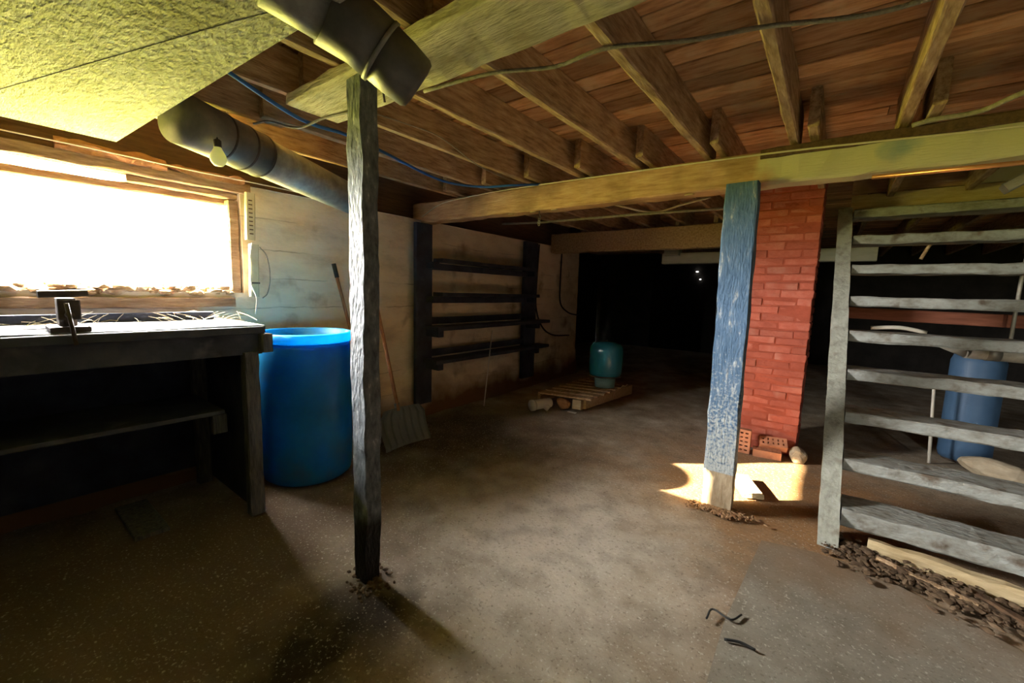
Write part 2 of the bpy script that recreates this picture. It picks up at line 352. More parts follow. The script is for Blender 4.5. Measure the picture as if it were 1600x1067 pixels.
add_mask(M['slab'], (.22, .13, .065), axis_mask(1, 1.6, 2.15, 5, .8), .7)
# smoother slab
sp = [(-.21, -1.75), (-.21, 1.3), (-.22, 1.75), (-.18, 2.5), (.05, 2.56), (.28, 2.55), (.55, 2.4), (.8, 2.25), (2.6, 1.9), (2.6, -1.75)]
sp = [(x + .006 * noise.noise(Vector((x * 9, y * 9, 0))), y) for x, y in sp]
n = len(sp)
struct(mesh_obj('slab', [(x, y, -.02) for x, y in sp] + [(x, y, .012) for x, y in sp],
    [tuple(range(n - 1, -1, -1)), tuple(range(n, 2 * n))] + [(i, (i + 1) % n, n + (i + 1) % n, n + i) for i in range(n)], 'slab', fl))

# window wall: board-marked lime-washed concrete with one long opening
WY0, WY1, WZ0, WZ1 = .02, 1.2, 1.235, 1.97
def left_wall():
    V = []; F = []; idx = {}
    ys = [Y0 + i * .06 for i in range(int((YE - Y0) / .06) + 1)] + [WY0, WY1]; ys = sorted(set(round(y, 3) for y in ys))
    zs = sorted(set([round(-.05 + .05 * i, 3) for i in range(41)] + [WZ0, WZ1]))
    ys = [y for y in ys if not any(0 < abs(y - k) < .02 for k in (WY0, WY1))]
    zs = [z for z in zs if z <= WZ1 and not any(0 < abs(z - k) < .015 for k in (WZ0, WZ1))]
    for y in ys:
        for z in zs:
            band = int((z + .05) / .2)
            off = .010 * (noise.noise(Vector((band * 7.7, 0, 0))) ) + .008 * noise.noise(Vector((y * 4, z * 6, 2))) + .012 * noise.noise(Vector((y * 1.2, z * 1.2, 5)))
            if z < .5: off += (.5 - z) * .12 + .03 * noise.noise(Vector((y * 5, z * 5, 9)))
            idx[(y, z)] = len(V); V.append((X0 + off, y, z))
    for i in range(len(ys) - 1):
        for j in range(len(zs) - 1):
            if ys[i] >= WY0 - .001 and ys[i + 1] <= WY1 + .001 and zs[j] >= WZ0 - .001 and zs[j + 1] <= WZ1 + .001: continue
            F.append((idx[ys[i], zs[j]], idx[ys[i + 1], zs[j]], idx[ys[i + 1], zs[j + 1]], idx[ys[i], zs[j + 1]]))
    # reveals and outer face
    xo = X0 - .28; b = len(V)
    V += [(xo, WY0, WZ0), (xo, WY1, WZ0), (xo, WY1, WZ1), (xo, WY0, WZ1), (X0, WY0, WZ0), (X0, WY1, WZ0), (X0, WY1, WZ1), (X0, WY0, WZ1)]
    F += [(b, b + 1, b + 5, b + 4), (b + 1, b + 2, b + 6, b + 5), (b + 2, b + 3, b + 7, b + 6), (b + 3, b, b + 4, b + 7)]
    for (ya, yb, za, zb) in ((Y0, WY0, -.05, WZ1), (WY1, YE, -.05, WZ1), (WY0, WY1, -.05, WZ0)):
        b = len(V); V += [(xo, ya, za), (xo, yb, za), (xo, yb, zb), (xo, ya, zb)]; F.append((b, b + 1, b + 2, b + 3))
    for (ya, yb) in ((Y0, WY0), (WY1, YE)):
        b = len(V); V += [(xo, ya, WZ1), (xo, yb, WZ1), (X0 + .02, yb, WZ1), (X0 + .02, ya, WZ1)]; F.append((b, b + 1, b + 2, b + 3))
    ye = ys[-1]; b = len(V); V += [(xo, ye, -.05), (X0, ye, -.05), (X0, ye, WZ1), (xo, ye, WZ1)]; F.append((b, b + 1, b + 2, b + 3))
    return mesh_obj('wall_left', V, F, 'wall')
struct(left_wall())
# rim above the wall
struct(box('trim_1', X0 - .28, X0 - .15, Y0, YE, 1.972, ZB, 'rim', ch=.01, rough=.006, seg=.2))
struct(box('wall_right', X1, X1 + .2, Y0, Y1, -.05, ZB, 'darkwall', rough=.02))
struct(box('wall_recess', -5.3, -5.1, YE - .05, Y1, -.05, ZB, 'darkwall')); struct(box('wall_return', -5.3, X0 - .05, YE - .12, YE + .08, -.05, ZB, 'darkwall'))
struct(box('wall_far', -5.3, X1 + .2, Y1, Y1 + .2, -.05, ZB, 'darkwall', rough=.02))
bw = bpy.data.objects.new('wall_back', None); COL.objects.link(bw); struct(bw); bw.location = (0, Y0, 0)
box('masonry', X0 - .28, 2.24, Y0 - .2, Y0, -.05, ZB, 'darkwall', bw); box('masonry', 2.36, X1 + .2, Y0 - .2, Y0, -.05, ZB, 'darkwall', bw)  # gap between the two pieces is an added slit for fill light
box('lintel', 2.24, 2.36, Y0 - .2, Y0, 2.0, ZB, 'lintel', bw)  # closes the top of the added fill slit

# ceiling: subfloor planks over three runs of joists
ce = bpy.data.objects.new('ceiling', None); COL.objects.link(ce); struct(ce); ce.location = (0, 0, ZB)
struct(ce)
y = Y0 - .2
k = 0
while y < Y1 + .2:
    wdt = random.uniform(.12, .17); sag = random.uniform(-.004, .004)
    if random.random() < .4:
        xs = random.uniform(-2.2, 1.5)
        box('plank', (X0 - .3 if y < YE else -5.3), xs - .002, y + .005, y + wdt - .004, ZB + sag, ZT + .01, 'plank', ce, ch=.003)
        box('plank', xs + .002, X1 + .2, y + .005, y + wdt - .004, ZB + sag * .3, ZT + .01, 'plank', ce, ch=.003)
    else:
        box('plank', X0 - .3 if y < YE else -5.3, X1 + .2, y + .005, y + wdt - .004, ZB + sag, ZT + .01, 'plank', ce, ch=.003)
    y += wdt
box('upper_floor', X0 - .3, X1 + .2, Y0 - .2, YE, ZT + .012, ZT + .04, 'black', ce, ch=.001)
box('upper_floor', -5.3, X1 + .2, YE, Y1 + .2, ZT + .012, ZT + .04, 'black', ce, ch=.001)
JX = [-2.87, -2.43, -2.0, -1.57, -1.14, -.70, -.247, .2, .64, 1.08, 1.52, 1.96, 2.4]
for i, x in enumerate(JX):
    r = lambda: random.uniform(-.006, .006)
    timber('joist', (x - .055, Y0, 2.25), (x - .055 + r(), 1.13, 2.25), .046, .19, 'joist', ce, rough=.005, seed=i)
    timber('joist', (x + r(), 1.0, 2.25), (x + r(), 3.0, 2.25), .046, .19, 'joist', ce, rough=.005, seed=i + 20)
    if not (-.7 < x + .085 < -.02):
        timber('joist', (x + .095 + r(), 2.62, 2.25), (x + .095 + r(), 5.6, 2.25), .046, .19, 'joist', ce, rough=.005, seed=i + 40)
        timber('joist', (x + r(), 5.3, 2.25), (x + r(), Y1, 2.25), .046, .19, 'joist', ce, rough=.004, seed=i + 60)
    else:
        timber('joist', (x + .095 + r(), 2.62, 2.25), (x + .095 + r(), 4.07, 2.25), .046, .19, 'joist', ce, rough=.005, seed=i + 40)

# window: frame, head board, sill board, glass
wi = bpy.data.objects.new('window_1', None); COL.objects.link(wi); wi.location = (X0 - .1, .6, WZ0); struct(wi)
box('jamb', X0 - .2, X0 - .02, 1.13, 1.195, WZ0, 1.86, 'lintel', wi, ch=.008, rough=.006, seg=.1)
box('jamb', X0 - .2, X0 - .02, .03, .085, WZ0, 1.86, 'lintel', wi, ch=.008, rough=.006, seg=.1)
timber('head_board', (X0 - .14, .03, 1.845), (X0 - .14, 1.195, 1.858), .12, .045, 'lintel', wi, rough=.006, seg=.08)
box('sash_rail', X0 - .16, X0 - .12, .085, 1.13, WZ0 + .005, WZ0 + .045, 'lintel', wi, ch=.006)
box('pane', X0 - .143, X0 - .137, .085, 1.13, WZ0 + .04, 1.825, 'glass', wi, ch=.001)
struct(timber('trim_2', (X0 - .03, WY0 - .1, 1.943), (X0 - .03, WY1 + .06, 1.945), .1, .062, 'lintel', rough=.008, seg=.1))
timber('packing', (X0 - .09, .62, 1.892), (X0 - .09, 1.19, 1.89), .14, .036, 'lintel', wi, rough=.008, seg=.06)


# ------------------------------------------------------------------ beams and posts
nb = thing('timber_beam', (-2.03, 1.07, 2.1), 'wide lime-washed beam above the black post, crossing under the near joists', 'beam')
timber('beam_plank', (-2.03, 1.07, 2.126), (2.6, 1.08, 2.126), .255, .05, 'whitewash', nb, rough=.008, seg=.06, ch=.008)
mb = thing('timber_beam', (-3.2, 2.88, 1.94), 'long hewn main beam resting on the flaking blue post', 'beam')
mbt = timber('beam_timber', (-3.43, 2.875, 2.043), (2.6, 2.9, 2.035), .15, .19, 'beam', mb, rough=.01, seg=.08, ch=.012)
timber('bark_edge', (-.4, 2.808, 2.112), (2.4, 2.79, 2.1), .03, .05, 'rim', mb, rough=.008, seg=.08)
for x in (-2.2, -1.98, -1.78, -.78): 
    o = mesh_obj('knot', [(x + .03 * math.cos(a) , 2.83 + .012 * math.sin(a), 1.943) for a in [i * .785 for i in range(8)]] + [(x + .03 * math.cos(a), 2.83 + .012 * math.sin(a), 1.936) for a in [i * .785 for i in range(8)]],
        [tuple(range(8)), tuple(range(15, 7, -1))] + [(i, (i + 1) % 8, 8 + (i + 1) % 8, 8 + i) for i in range(8)], 'paleboard', mbt)
fb = thing('timber_beam', (-3.2, 5.2, 1.85), 'far brown beam in the dark beyond the main beam', 'beam')
timber('beam_timber', (-3.25, 5.2, 1.99), (-.5, 5.2, 1.985), .15, .26, 'joist', fb, rough=.008, seg=.1, ch=.01)
wb = thing('timber_beam', (-2.3, 6.2, 1.7), 'white painted beam deep in the dark recess', 'beam')
timber('beam_timber', (-2.0, 6.2, 1.83), (.35, 6.2, 1.83), .12, .15, 'whitebeam', wb, rough=.005, seg=.2)
timber('cap_block', (-1.95, 6.13, 1.93), (-1.75, 6.13, 1.93), .16, .13, 'whitebeam', wb, rough=.003)

bp = thing('timber_post', (-1.535, 1.0, 0), 'narrow dark grey post with worn pale face, standing before the blue drum', 'post')
V, F = timber_geo((-1.535, 1.003, 0.005), (-1.535, 1.003, 2.1), .1, .075, rough=.008, seg=.05, ch=.004, up=(0, 1, 0))
V = [Vector((v.x + (.018 * max(0, .35 - v.z) * (1 if v.x < -1.53 else -2.6)), v.y, v.z)) for v in V]
mesh_obj('shaft', V, F, 'blackpost', bp)
rocks('foot_debris', [(-1.535 + random.gauss(.03, .05), 1.0 + random.gauss(-.02, .04), .012, random.uniform(.005, .014), random.uniform(.005, .012), random.uniform(.004, .009)) for _ in range(90)], 'soil', bp)['kind'] = 'stuff'

pp = thing('timber_post', (-.455, 2.75, 0), 'broad flaking blue post carrying the main beam', 'post')
timber('shaft', (-.45, 2.762, .24), (-.467, 2.762, 1.95), .168, .1, 'bluepost', pp, rough=.007, seg=.06, ch=.005, up=(0, 1, 0))
timber('bare_foot', (-.447, 2.762, 0.0), (-.45, 2.762, .242), .166, .098, 'rawbase', pp, rough=.008, seg=.05, ch=.005, up=(0, 1, 0))
rocks('foot_debris', [(-.455 + random.gauss(.03, .07), 2.69 + random.gauss(-.01, .03), .018, random.uniform(.005, .014), random.uniform(.005, .012), random.uniform(.004, .009)) for _ in range(420)], 'crumb', pp)['kind'] = 'stuff'

# ------------------------------------------------------------------ brick chimney
CX0, CX1, CY0, CY1, CH = -.565, -.12, 4.1, 4.545, .0655
chim = thing('brick_chimney', (-.34, 4.32, 0), 'red painted brick chimney behind the blue post', 'chimney')
box('mortar', CX0 + .005, CX1 - .005, CY0 + .005, CY1 - .005, 0, ZB - .005, 'mortar', chim, ch=.002)
BM = {}
def brick_mesh(dx, dy, v):
    key = (round(dx, 3), round(dy, 3), v)
    if key in BM: return BM[key]
    bm = bmesh.new(); bmesh.ops.create_cube(bm, size=1)
    for q in bm.verts: q.co = Vector((q.co.x * dx, q.co.y * dy, q.co.z * .057))
    bmesh.ops.bevel(bm, geom=bm.edges[:], offset=.006, segments=1, affect='EDGES')
    for q in bm.verts: q.co += Vector((random.uniform(-1, 1), random.uniform(-1, 1), random.uniform(-1, 1))) * .0035
    me = bpy.data.meshes.new('brick'); bm.to_mesh(me); bm.free(); me.materials.append(M['brick']); BM[key] = me; return me
def lay(xa, xb, ya, yb, z):
    o = bpy.data.objects.new('brick', brick_mesh(xb - xa, yb - ya, random.randrange(4))); COL.objects.link(o)
    o.parent = chim
    o.location = Vector(((xa + xb) / 2 + random.uniform(-.0025, .0025), (ya + yb) / 2 + random.uniform(-.006, .006), z + random.uniform(-.004, .004))) - chim.location
    o.rotation_euler = (random.uniform(-.012, .012), random.uniform(-.012, .012), random.uniform(-.012, .012))
g = .006; Wd = CX1 - CX0; hb = .1
for c in range(int(2.32 / CH)):
    z = .034 + c * CH
    if c % 2 == 0:
        xm = (CX0 + CX1) / 2
        for (ya, yb) in ((CY0, CY0 + hb), (CY1 - hb, CY1)):
            lay(CX0, xm - g / 2, ya, yb, z); lay(xm + g / 2, CX1, ya, yb, z)
        for (xa, xb) in ((CX0, CX0 + hb), (CX1 - hb, CX1)): lay(xa, xb, CY0 + hb + g, CY1 - hb - g, z)
    else:
        ym = (CY0 + CY1) / 2
        for (xa, xb) in ((CX0, CX0 + hb), (CX1 - hb, CX1)):
            lay(xa, xb, CY0, ym - g / 2, z); lay(xa, xb, ym + g / 2, CY1, z)
        for (ya, yb) in ((CY0, CY0 + hb), (CY1 - hb, CY1)): lay(CX0 + hb + g, CX1 - hb - g, ya, yb, z)

# loose cored bricks by the chimney
def cored_brick(loc, rot, label):
    t = thing('loose_brick', loc, label, 'brick', 'loose bricks by the chimney'); t.rotation_euler = rot
    bm = bmesh.new(); L_, W_, H_ = .2, .095, .06
    # body with slot recesses: grid top face, sunk cells
    xs = [-L_ / 2] + [v for i in range(5) for v in (-.072 + i * .036 - .006, -.072 + i * .036 + .006)] + [L_ / 2]
    ys = [-W_ / 2, -.03, -.008, .008, .03, W_ / 2]
    V = []; F = []
    def q(a, b, c, d): i = len(V); V.extend([a, b, c, d]); F.append((i, i + 1, i + 2, i + 3))
    for i in range(len(xs) - 1):
        for j in range(len(ys) - 1):
            x0, x1, y0, y1 = xs[i], xs[i + 1], ys[j], ys[j + 1]
            if i % 2 == 1 and j % 2 == 1:
                d = H_ / 2 - .03
                q((x0, y0, d), (x1, y0, d), (x1, y1, d), (x0, y1, d))
                for (ax, ay, bx, by) in ((x0, y0, x1, y0), (x1, y0, x1, y1), (x1, y1, x0, y1), (x0, y1, x0, y0)):
                    q((ax, ay, d), (bx, by, d), (bx, by, H_ / 2), (ax, ay, H_ / 2))
            else: q((x0, y0, H_ / 2), (x1, y0, H_ / 2), (x1, y1, H_ / 2), (x0, y1, H_ / 2))
    a, b, c = L_ / 2, W_ / 2, H_ / 2
    q((-a, -b, -c), (a, -b, -c), (a, b, -c), (-a, b, -c))
    for (ax, ay, bx, by) in ((-a, -b, a, -b), (a, -b, a, b), (a, b, -a, b), (-a, b, -a, -b)): q((ax, ay, -c), (bx, by, -c), (bx, by, c), (ax, ay, c))
    me = bpy.data.meshes.new('body'); me.from_pydata(V, [], F); me.validate(); me.update()
    bm.from_mesh(me); bmesh.ops.remove_doubles(bm, verts=bm.verts[:], dist=.0004); bmesh.ops.recalc_face_normals(bm, faces=bm.faces); bm.to_mesh(me); bm.free()
    me.materials.append(M['loosebrick']); o = bpy.data.objects.new('body', me); COL.objects.link(o); o.parent = t
    # black quads on the slot floors, painted shade inside the cores
    me2 = bpy.data.meshes.new('core_shade'); VV = []; FF = []
    for i in range(5):
        for j in (-1, 1):
            x = -.072 + i * .036; yv = j * .019; k = len(VV)
            VV += [(x - .0055, yv - .0105, .002), (x + .0055, yv - .0105, .002), (x + .0055, yv + .0105, .002), (x - .0055, yv + .0105, .002)]; FF.append((k, k + 1, k + 2, k + 3))
    me2.from_pydata(VV, [], FF); me2.materials.append(M['black']); o2 = bpy.data.objects.new('core_shade', me2); COL.objects.link(o2); o2.parent = t
    return t
cored_brick((-.478, 3.93, .1), (math.pi / 2, -math.pi / 2, 0), 'cored brick standing on end beside the blue post')
cored_brick((-.28, 4.01, .1), (math.radians(35), 0, math.radians(14)), 'cored brick lying tilted on top of another brick by the chimney foot')
cored_brick((-.31, 3.94, .03), (0, 0, math.radians(8)), 'brick lying flat under the tilted cored brick')
tag(rocks('broken_stone', [(-.1, 4.0, .05, .07, .055, .065)], 'stone'), 'rough broken stone lump at the right foot of the chimney', 'stone')
tag(timber('loose_board', (-.415, 3.3, .022), (-.285, 3.02, .022), .13, .035, 'paleboard', rough=.003, seg=.1), 'short pale board lying in the sunlight behind the blue post', 'board')

# ------------------------------------------------------------------ stairs
st = thing('staircase', (.6, 2.7, 0), 'open grey wooden staircase rising away at the right', 'staircase')
def stringer(xb, xt, w_):
    dn = Vector((0, 1, 1.165)).normalized(); nrm = Vector((0, 1.165, -1)).normalized(); V = []; F = []
    n = 40
    for i in range(n + 1):
        z = 2.06 * i / n; yf = 2.655 + z / 1.165; x = xb + (xt - xb) * i / n
        yb = min(yf + .19, 4.62)
        if z < .1: zz = z
        for (dx, yy) in ((0, yf), (w_, yf), (w_, yb), (0, yb)):
            p = Vector((x + dx, yy, z)); p.x += .005 * noise.noise(p * 8); p.y += .006 * noise.noise(p * 9 + Vector((3, 0, 0)))
            if i == 0: p.z += .03 * (noise.noise(p * 31) + .5)
            V.append(p)
    for i in range(n):
        for j in range(4): F.append((i * 4 + j, i * 4 + (j + 1) % 4, (i + 1) * 4 + (j + 1) % 4, (i + 1) * 4 + j))
    F += [(3, 2, 1, 0), (n * 4, n * 4 + 1, n * 4 + 2, n * 4 + 3)]
    return mesh_obj('stringer', V, F, 'stairgrey', st)
stringer(.06, -.03, .092); stringer(1.02, 1.06, .06)
for i in range(9):
    zb = .1 + .2335 * i if i else .085
    th = .068 if i else .1
    yf = 2.8 + .2 * i
    xl = .15 - .0095 * i
    timber('tread', (xl, yf + .115, zb + th / 2), (1.04, yf + .115 + random.uniform(-.006, .006), zb + th / 2), .23, th, 'treadgrey', st, rough=.007, seg=.05, ch=.009, seed=i)
lb = tag(timber('ground_board', (.27, 2.78, .035), (1.25, 2.66, .03), .07, .07, 'paleboard', rough=.012, seg=.05, ch=.012), 'pale rotting board lying under the bottom tread', 'board')
sw = thing('riser_board', (.6, 4.66, 2.06), 'yellowed plank panel above the top stair tread', 'board')
box('plank', .05, 1.4, 4.64, 4.67, 2.055, 2.19, 'paleboard', sw, rough=.004); box('plank', .05, 1.4, 4.645, 4.675, 2.2, 2.335, 'beam', sw, rough=.004)
tag(timber('leaning_board', (.71, 3.62, 1.955), (.95, 3.6, 2.12), .13, .05, 'whitebeam', rough=.005, seg=.06), 'broken pale board end poking out under the beam at far right', 'board')
spots = []
for _ in range(1300):
    t = random.random(); a = Vector((.12, 2.7, 0)).lerp(Vector((1.2, 2.38, 0)), t); s_ = random.choice((.006, .009, .013, .02))
    spots.append((a.x + random.gauss(0, .03), a.y + random.gauss(0, .07), .014 + random.uniform(0, .02), s_ * random.uniform(.7, 1.7), s_ * random.uniform(.6, 1.2), s_ * random.uniform(.3, .7)))
o = stuff(rocks('soil_debris', spots, 'soil')); o['label'] = 'ridge of dark soil and rotten chips along the foot of the stairs'; o['category'] = 'debris'
for (p0, p1, wd, lab) in (((.3, 2.66, .035), (.62, 2.52, .03), .03, 'thin brown splinter lying in soil below the bottom tread'), ((.62, 2.56, .06), (1.0, 2.28, .02), .04, 'long dark splinter lying across the soil at the right edge')):
    tag(timber('wood_splinter', p0, p1, wd, .014, 'joist' if wd < .035 else 'rim', rough=.008, seg=.04), lab, 'splinter')
# things seen through the treads
bt = thing('water_tank', (1.0, 4.95, 0), 'dusty blue cylindrical tank behind the stairs', 'tank')
lathe('body', [(.15, .02), (.16, .06), (.16, .84), (.14, .9), (.05, .93)], (1.0, 5.0, 0), 'greyblue', bt)
lathe('base_ring', [(.13, 0), (.13, .03)], (1.0, 5.0, 0), 'iron', bt)
md = thing('metal_duct', (.72, 4.45, .95), 'shiny metal duct running behind the stair treads', 'duct')
tube('pipe', [(.82, 4.5, .955), (1.7, 4.62, .93)], .05, 'galv', md, n=20); tube('cone', [(.64, 4.47, 1.0), (.84, 4.5, .955)], .05, 'galv', md, n=20, radii=[.008, .05]); tube('joint_band', [(.93, 4.515, .95), (1.0, 4.525, .95)], .053, 'pipegrey', md, n=20)
tag(timber('cross_board', (.02, 4.9, 1.2), (2.2, 4.9, 1.165), .03, .1, 'redboard', rough=.004, seg=.1), 'red brown board running behind the middle stair treads', 'board')
tag(tube('white_pipe', [(.28, 4.6, 1.085), (.46, 4.6, 1.1), (.62, 4.62, 1.07)], .016, 'whiteplast', n=10, curve=4), 'short white pipe behind the fifth stair tread', 'pipe')
tag(tube('metal_rod', [(.72, 4.7, .66), (.76, 4.72, 0)], .011, 'whiteplast'), 'thin pale rod standing on floor behind the lower stair treads', 'rod')
tag(rocks('stone_block', [(1.1, 4.6, .07, .2, .1, .08)], 'stone'), 'pale stone block on the floor behind the lower treads', 'stone')
tag(tube('water_pipe', smooth_path([(1.09, 4.78, 2.15), (1.11, 4.78, 1.75), (1.1, 4.77, 1.5), (1.1, 4.78, 1.0)], 4), .012, 'galv'), 'thin vertical metal pipe behind the upper treads at far right', 'pipe')
tag(tube('bent_stick', [(.5, 4.4, 1.63), (.56, 4.38, 1.8)], .011, 'joist'), 'short stick between the second and third treads from the top', 'stick')

# ------------------------------------------------------------------ ducts
du = thing('sheet_metal_duct', (-1.6, 0, 2.0), 'wide flat rectangular duct hung under the ceiling at upper left', 'duct')
DY0, DY1, DX0, DX1 = -.9, .575, -2.985, -.15
def sheet(name, pts, zb, zt):
    n = len(pts); return mesh_obj(name, [(x, y, zb) for x, y in pts] + [(x, y, zt) for x, y in pts], [tuple(range(n - 1, -1, -1)), tuple(range(n, 2 * n))] + [(i, (i + 1) % n, n + (i + 1) % n, n + i) for i in range(n)], 'ductpale', du)
sheet('duct_panel', [(-2.57 - .1, .11), (DX1, .79), (DX1, .66), (-2.995, .53), (-2.97, .12)][::1] if False else [(DX0, .018), (-1.35, .498), (-.948, .629), (-1.3, .613), (DX0, .53)], 2.0, 2.14)
sheet('duct_panel', [(DX0, .018), (DX0, DY0), (DX1, DY0), (DX1, .67), (-.948, .629), (-1.35, .498)], 2.002, 2.14)
box('seam_flange', -2.6, -1.2, .565, .6, 2.13, 2.142, 'ductpale', du)

p1 = thing('round_duct', (-2.4, .6, 2.0), 'long round metal duct sloping from flat duct to the wall behind the black post', 'duct')
A, B = Vector((-2.4, .64, 2.03)), Vector((-3.0, 1.9, 1.955))
tube('pipe', [A.lerp(B, .3), B], .108, 'galv', p1, n=32)
tube('elbow', [A, A.lerp(B, .12), A.lerp(B, .315)], .115, 'pipegrey', p1, n=32)
for t in (.14, .235, .315): tube('seam', [A.lerp(B, t), A.lerp(B, t + .008)], .118, 'iron', p1, n=32)

p2 = thing('stove_pipe', (-1.1, .75, 2.0), 'fat dark stovepipe elbow ending beside top of the black post', 'pipe')
C0, C1, C2, C3 = Vector((-1.16, .5, 2.05)), Vector((-1.13, .66, 2.02)), Vector((-1.085, .77, 1.965)), Vector((-1.045, .86, 1.905))
tube('collar', [C0, C1], .078, 'galv', p2, n=32)
tube('elbow', [C1 - Vector((0, .03, 0)), C1.lerp(C2, .5) + Vector((0, .006, .006)), C2], .086, 'pipegrey', p2, n=32)
tube('end_piece', [C2, C2.lerp(C3, .5), C3, C3 + (C3 - C2).normalized() * .012, C3 + (C3 - C2).normalized() * .016], .086, 'pipegrey', p2, n=32, radii=[.083, .082, .076, .068, .045])
tube('seam', [C2 - (C3 - C2).normalized() * .006, C2 + (C3 - C2).normalized() * .006], .0895, 'galv', p2, n=32)
tube('hanger_wire', [(-1.2, .84, 1.99), (-1.205, .86, 1.94), (-1.22, .88, 1.9)], .004, 'iron', p2)

# ------------------------------------------------------------------ bulb
bl = thing('light_bulb', (-2.3, .755, 1.95), 'pale frosted light bulb hanging under the round duct by window', 'bulb')
lathe('glass', [(.003, -.062), (.018, -.06), (.03, -.045), (.034, -.03), (.031, -.014), (.02, .008), (.013, .022)], (-2.3, .755, 1.895), 'glassbulb', bl, n=24)
lathe('socket', [(.014, .02), (.016, .022), (.016, .05), (.01, .055)], (-2.3, .755, 1.895), 'iron', bl, n=16)
tube('wire', [(-2.3, .755, 1.945), (-2.31, .758, 1.96), (-2.36, .77, 1.965)], .003, 'wireblack', bl)

# ------------------------------------------------------------------ cables
def cable(name, pts, r, m, label, cat='cable', c=6): return tag(tube(name, pts, r, m, n=8, curve=c), label, cat)
cable('armoured_cable', [(-1.47, 1.26, 2.138), (-1.14, 1.31, 2.14), (-.9, 1.4, 2.135), (-.70, 1.41, 2.142), (-.45, 1.5, 2.13), (-.247, 1.58, 2.142), (0, 1.66, 2.13), (.2, 1.69, 2.14), (.64, 1.7, 2.14), (1.1, 1.6, 2.14)], .0075, 'wiregrey', 'grey armoured cable strung across the undersides of the near joists')
cable('beam_cable', [(-3.25, 2.77, 2.0), (-3.0, 2.79, 2.1), (-2.6, 2.79, 2.125), (-2.17, 2.79, 2.133), (-1.37, 2.79, 2.125), (-.36, 2.785, 2.105), (.17, 2.765, 2.075), (.58, 2.765, 2.055), (1.2, 2.765, 2.04)], .005, 'wirecream', 'thin cream cable stapled along the main beam face')
cable('blue_line', [(-1.95, .66, 2.125), (-2.09, 1.03, 2.085), (-2.13, 1.3, 2.1), (-2.23, 1.6, 2.11), (-2.38, 2.2, 2.1), (-2.25, 2.5, 2.1), (-2.04, 2.62, 2.11), (-1.9, 2.8, 2.138)], .009, 'wireblue', 'blue plastic line running under joists behind the black post')
cable('slack_wire', [(-1.86, 1.25, 2.14), (-1.85, 1.45, 2.15), (-1.82, 1.68, 2.14), (-1.95, 2.1, 2.13), (-2.0, 2.4, 2.13), (-2.02, 2.72, 2.14)], .0035, 'wiregrey', 'thin slack wire between joists right of the black post')
cable('loose_wire', [(-2.35, .93, 2.085), (-2.28, .98, 2.095), (-2.15, 1.05, 2.062), (-1.98, 1.1, 2.09), (-1.75, 1.15, 2.09)], .006, 'wiregrey', 'loose wire end hanging left of the black post')
cable('window_wire', [(-3.26, -.3, 2.0), (-3.25, .4, 2.0), (-3.22, .9, 1.985), (-3.24, 1.3, 1.99), (-3.25, 1.9, 1.985)], .0035, 'wirewhite', 'thin pale wire along the rim above the window')
cable('heavy_cable', [(.22, 2.77, 2.13), (.29, 2.75, 2.135), (.43, 2.72, 2.13), (.53, 2.58, 2.135), (.8, 2.3, 2.14)], .011, 'wiregrey', 'thick grey cable coming over the main beam at the right')
cable('wall_cable', [(-3.26, 4.84, 1.95), (-3.25, 4.8, 1.5), (-3.25, 4.8, 1.1), (-3.24, 4.95, .82), (-3.24, 5.25, .68), (-3.25, 5.75, .64)], .011, 'wireblack', 'black cable looping down the wall right of the shelves')
cable('wall_cable', [(-3.26, 5.45, 1.9), (-3.26, 5.44, 1.5), (-3.25, 5.45, 1.15), (-3.25, 5.7, 1.0), (-3.25, 6.0, .95)], .011, 'wireblack', 'second black cable deeper along the wall into the dark')
tag(tube('supply_pipe', [(-2.9, 3.58, 2.02), (-2.45, 3.59, 2.0), (-1.45, 3.62, 2.0), (-.62, 3.72, 2.0)], .011, 'wiregrey'), 'thin pipe slung under the joists behind the main beam', 'pipe')
cable('far_wire', [(-1.75, 3.4, 2.13), (-1.5, 3.5, 2.05), (-1.3, 3.7, 2.02), (-1.1, 3.8, 2.08), (-.9, 3.9, 2.14)], .008, 'wirecream', 'pale cable drooping beneath the joists behind the main beam')
tag(tube('copper_pipe', [(.1, 2.83, 1.925), (1.4, 2.84, 1.91)], .011, 'copper', n=12), 'copper pipe tucked under the main beam above the stairs', 'pipe')
hk = thing('hanging_hook', (-1.93, 2.85, 1.95), 'small iron hook and chain hanging below the main beam', 'hook')
tube('hook', smooth_path([(-1.93, 2.85, 1.955), (-1.93, 2.85, 1.92), (-1.915, 2.85, 1.905), (-1.93, 2.85, 1.89)], 4), .004, 'iron', hk)
for k in range(3):
    tube('link', [(-1.93 + .008 * math.cos(a), 2.85 + (.004 * math.cos(a) if k % 2 else 0), 1.878 - k * .018 + .012 * math.sin(a)) for a in [i * .523 for i in range(13)]], .0025, 'galv', hk, n=6)

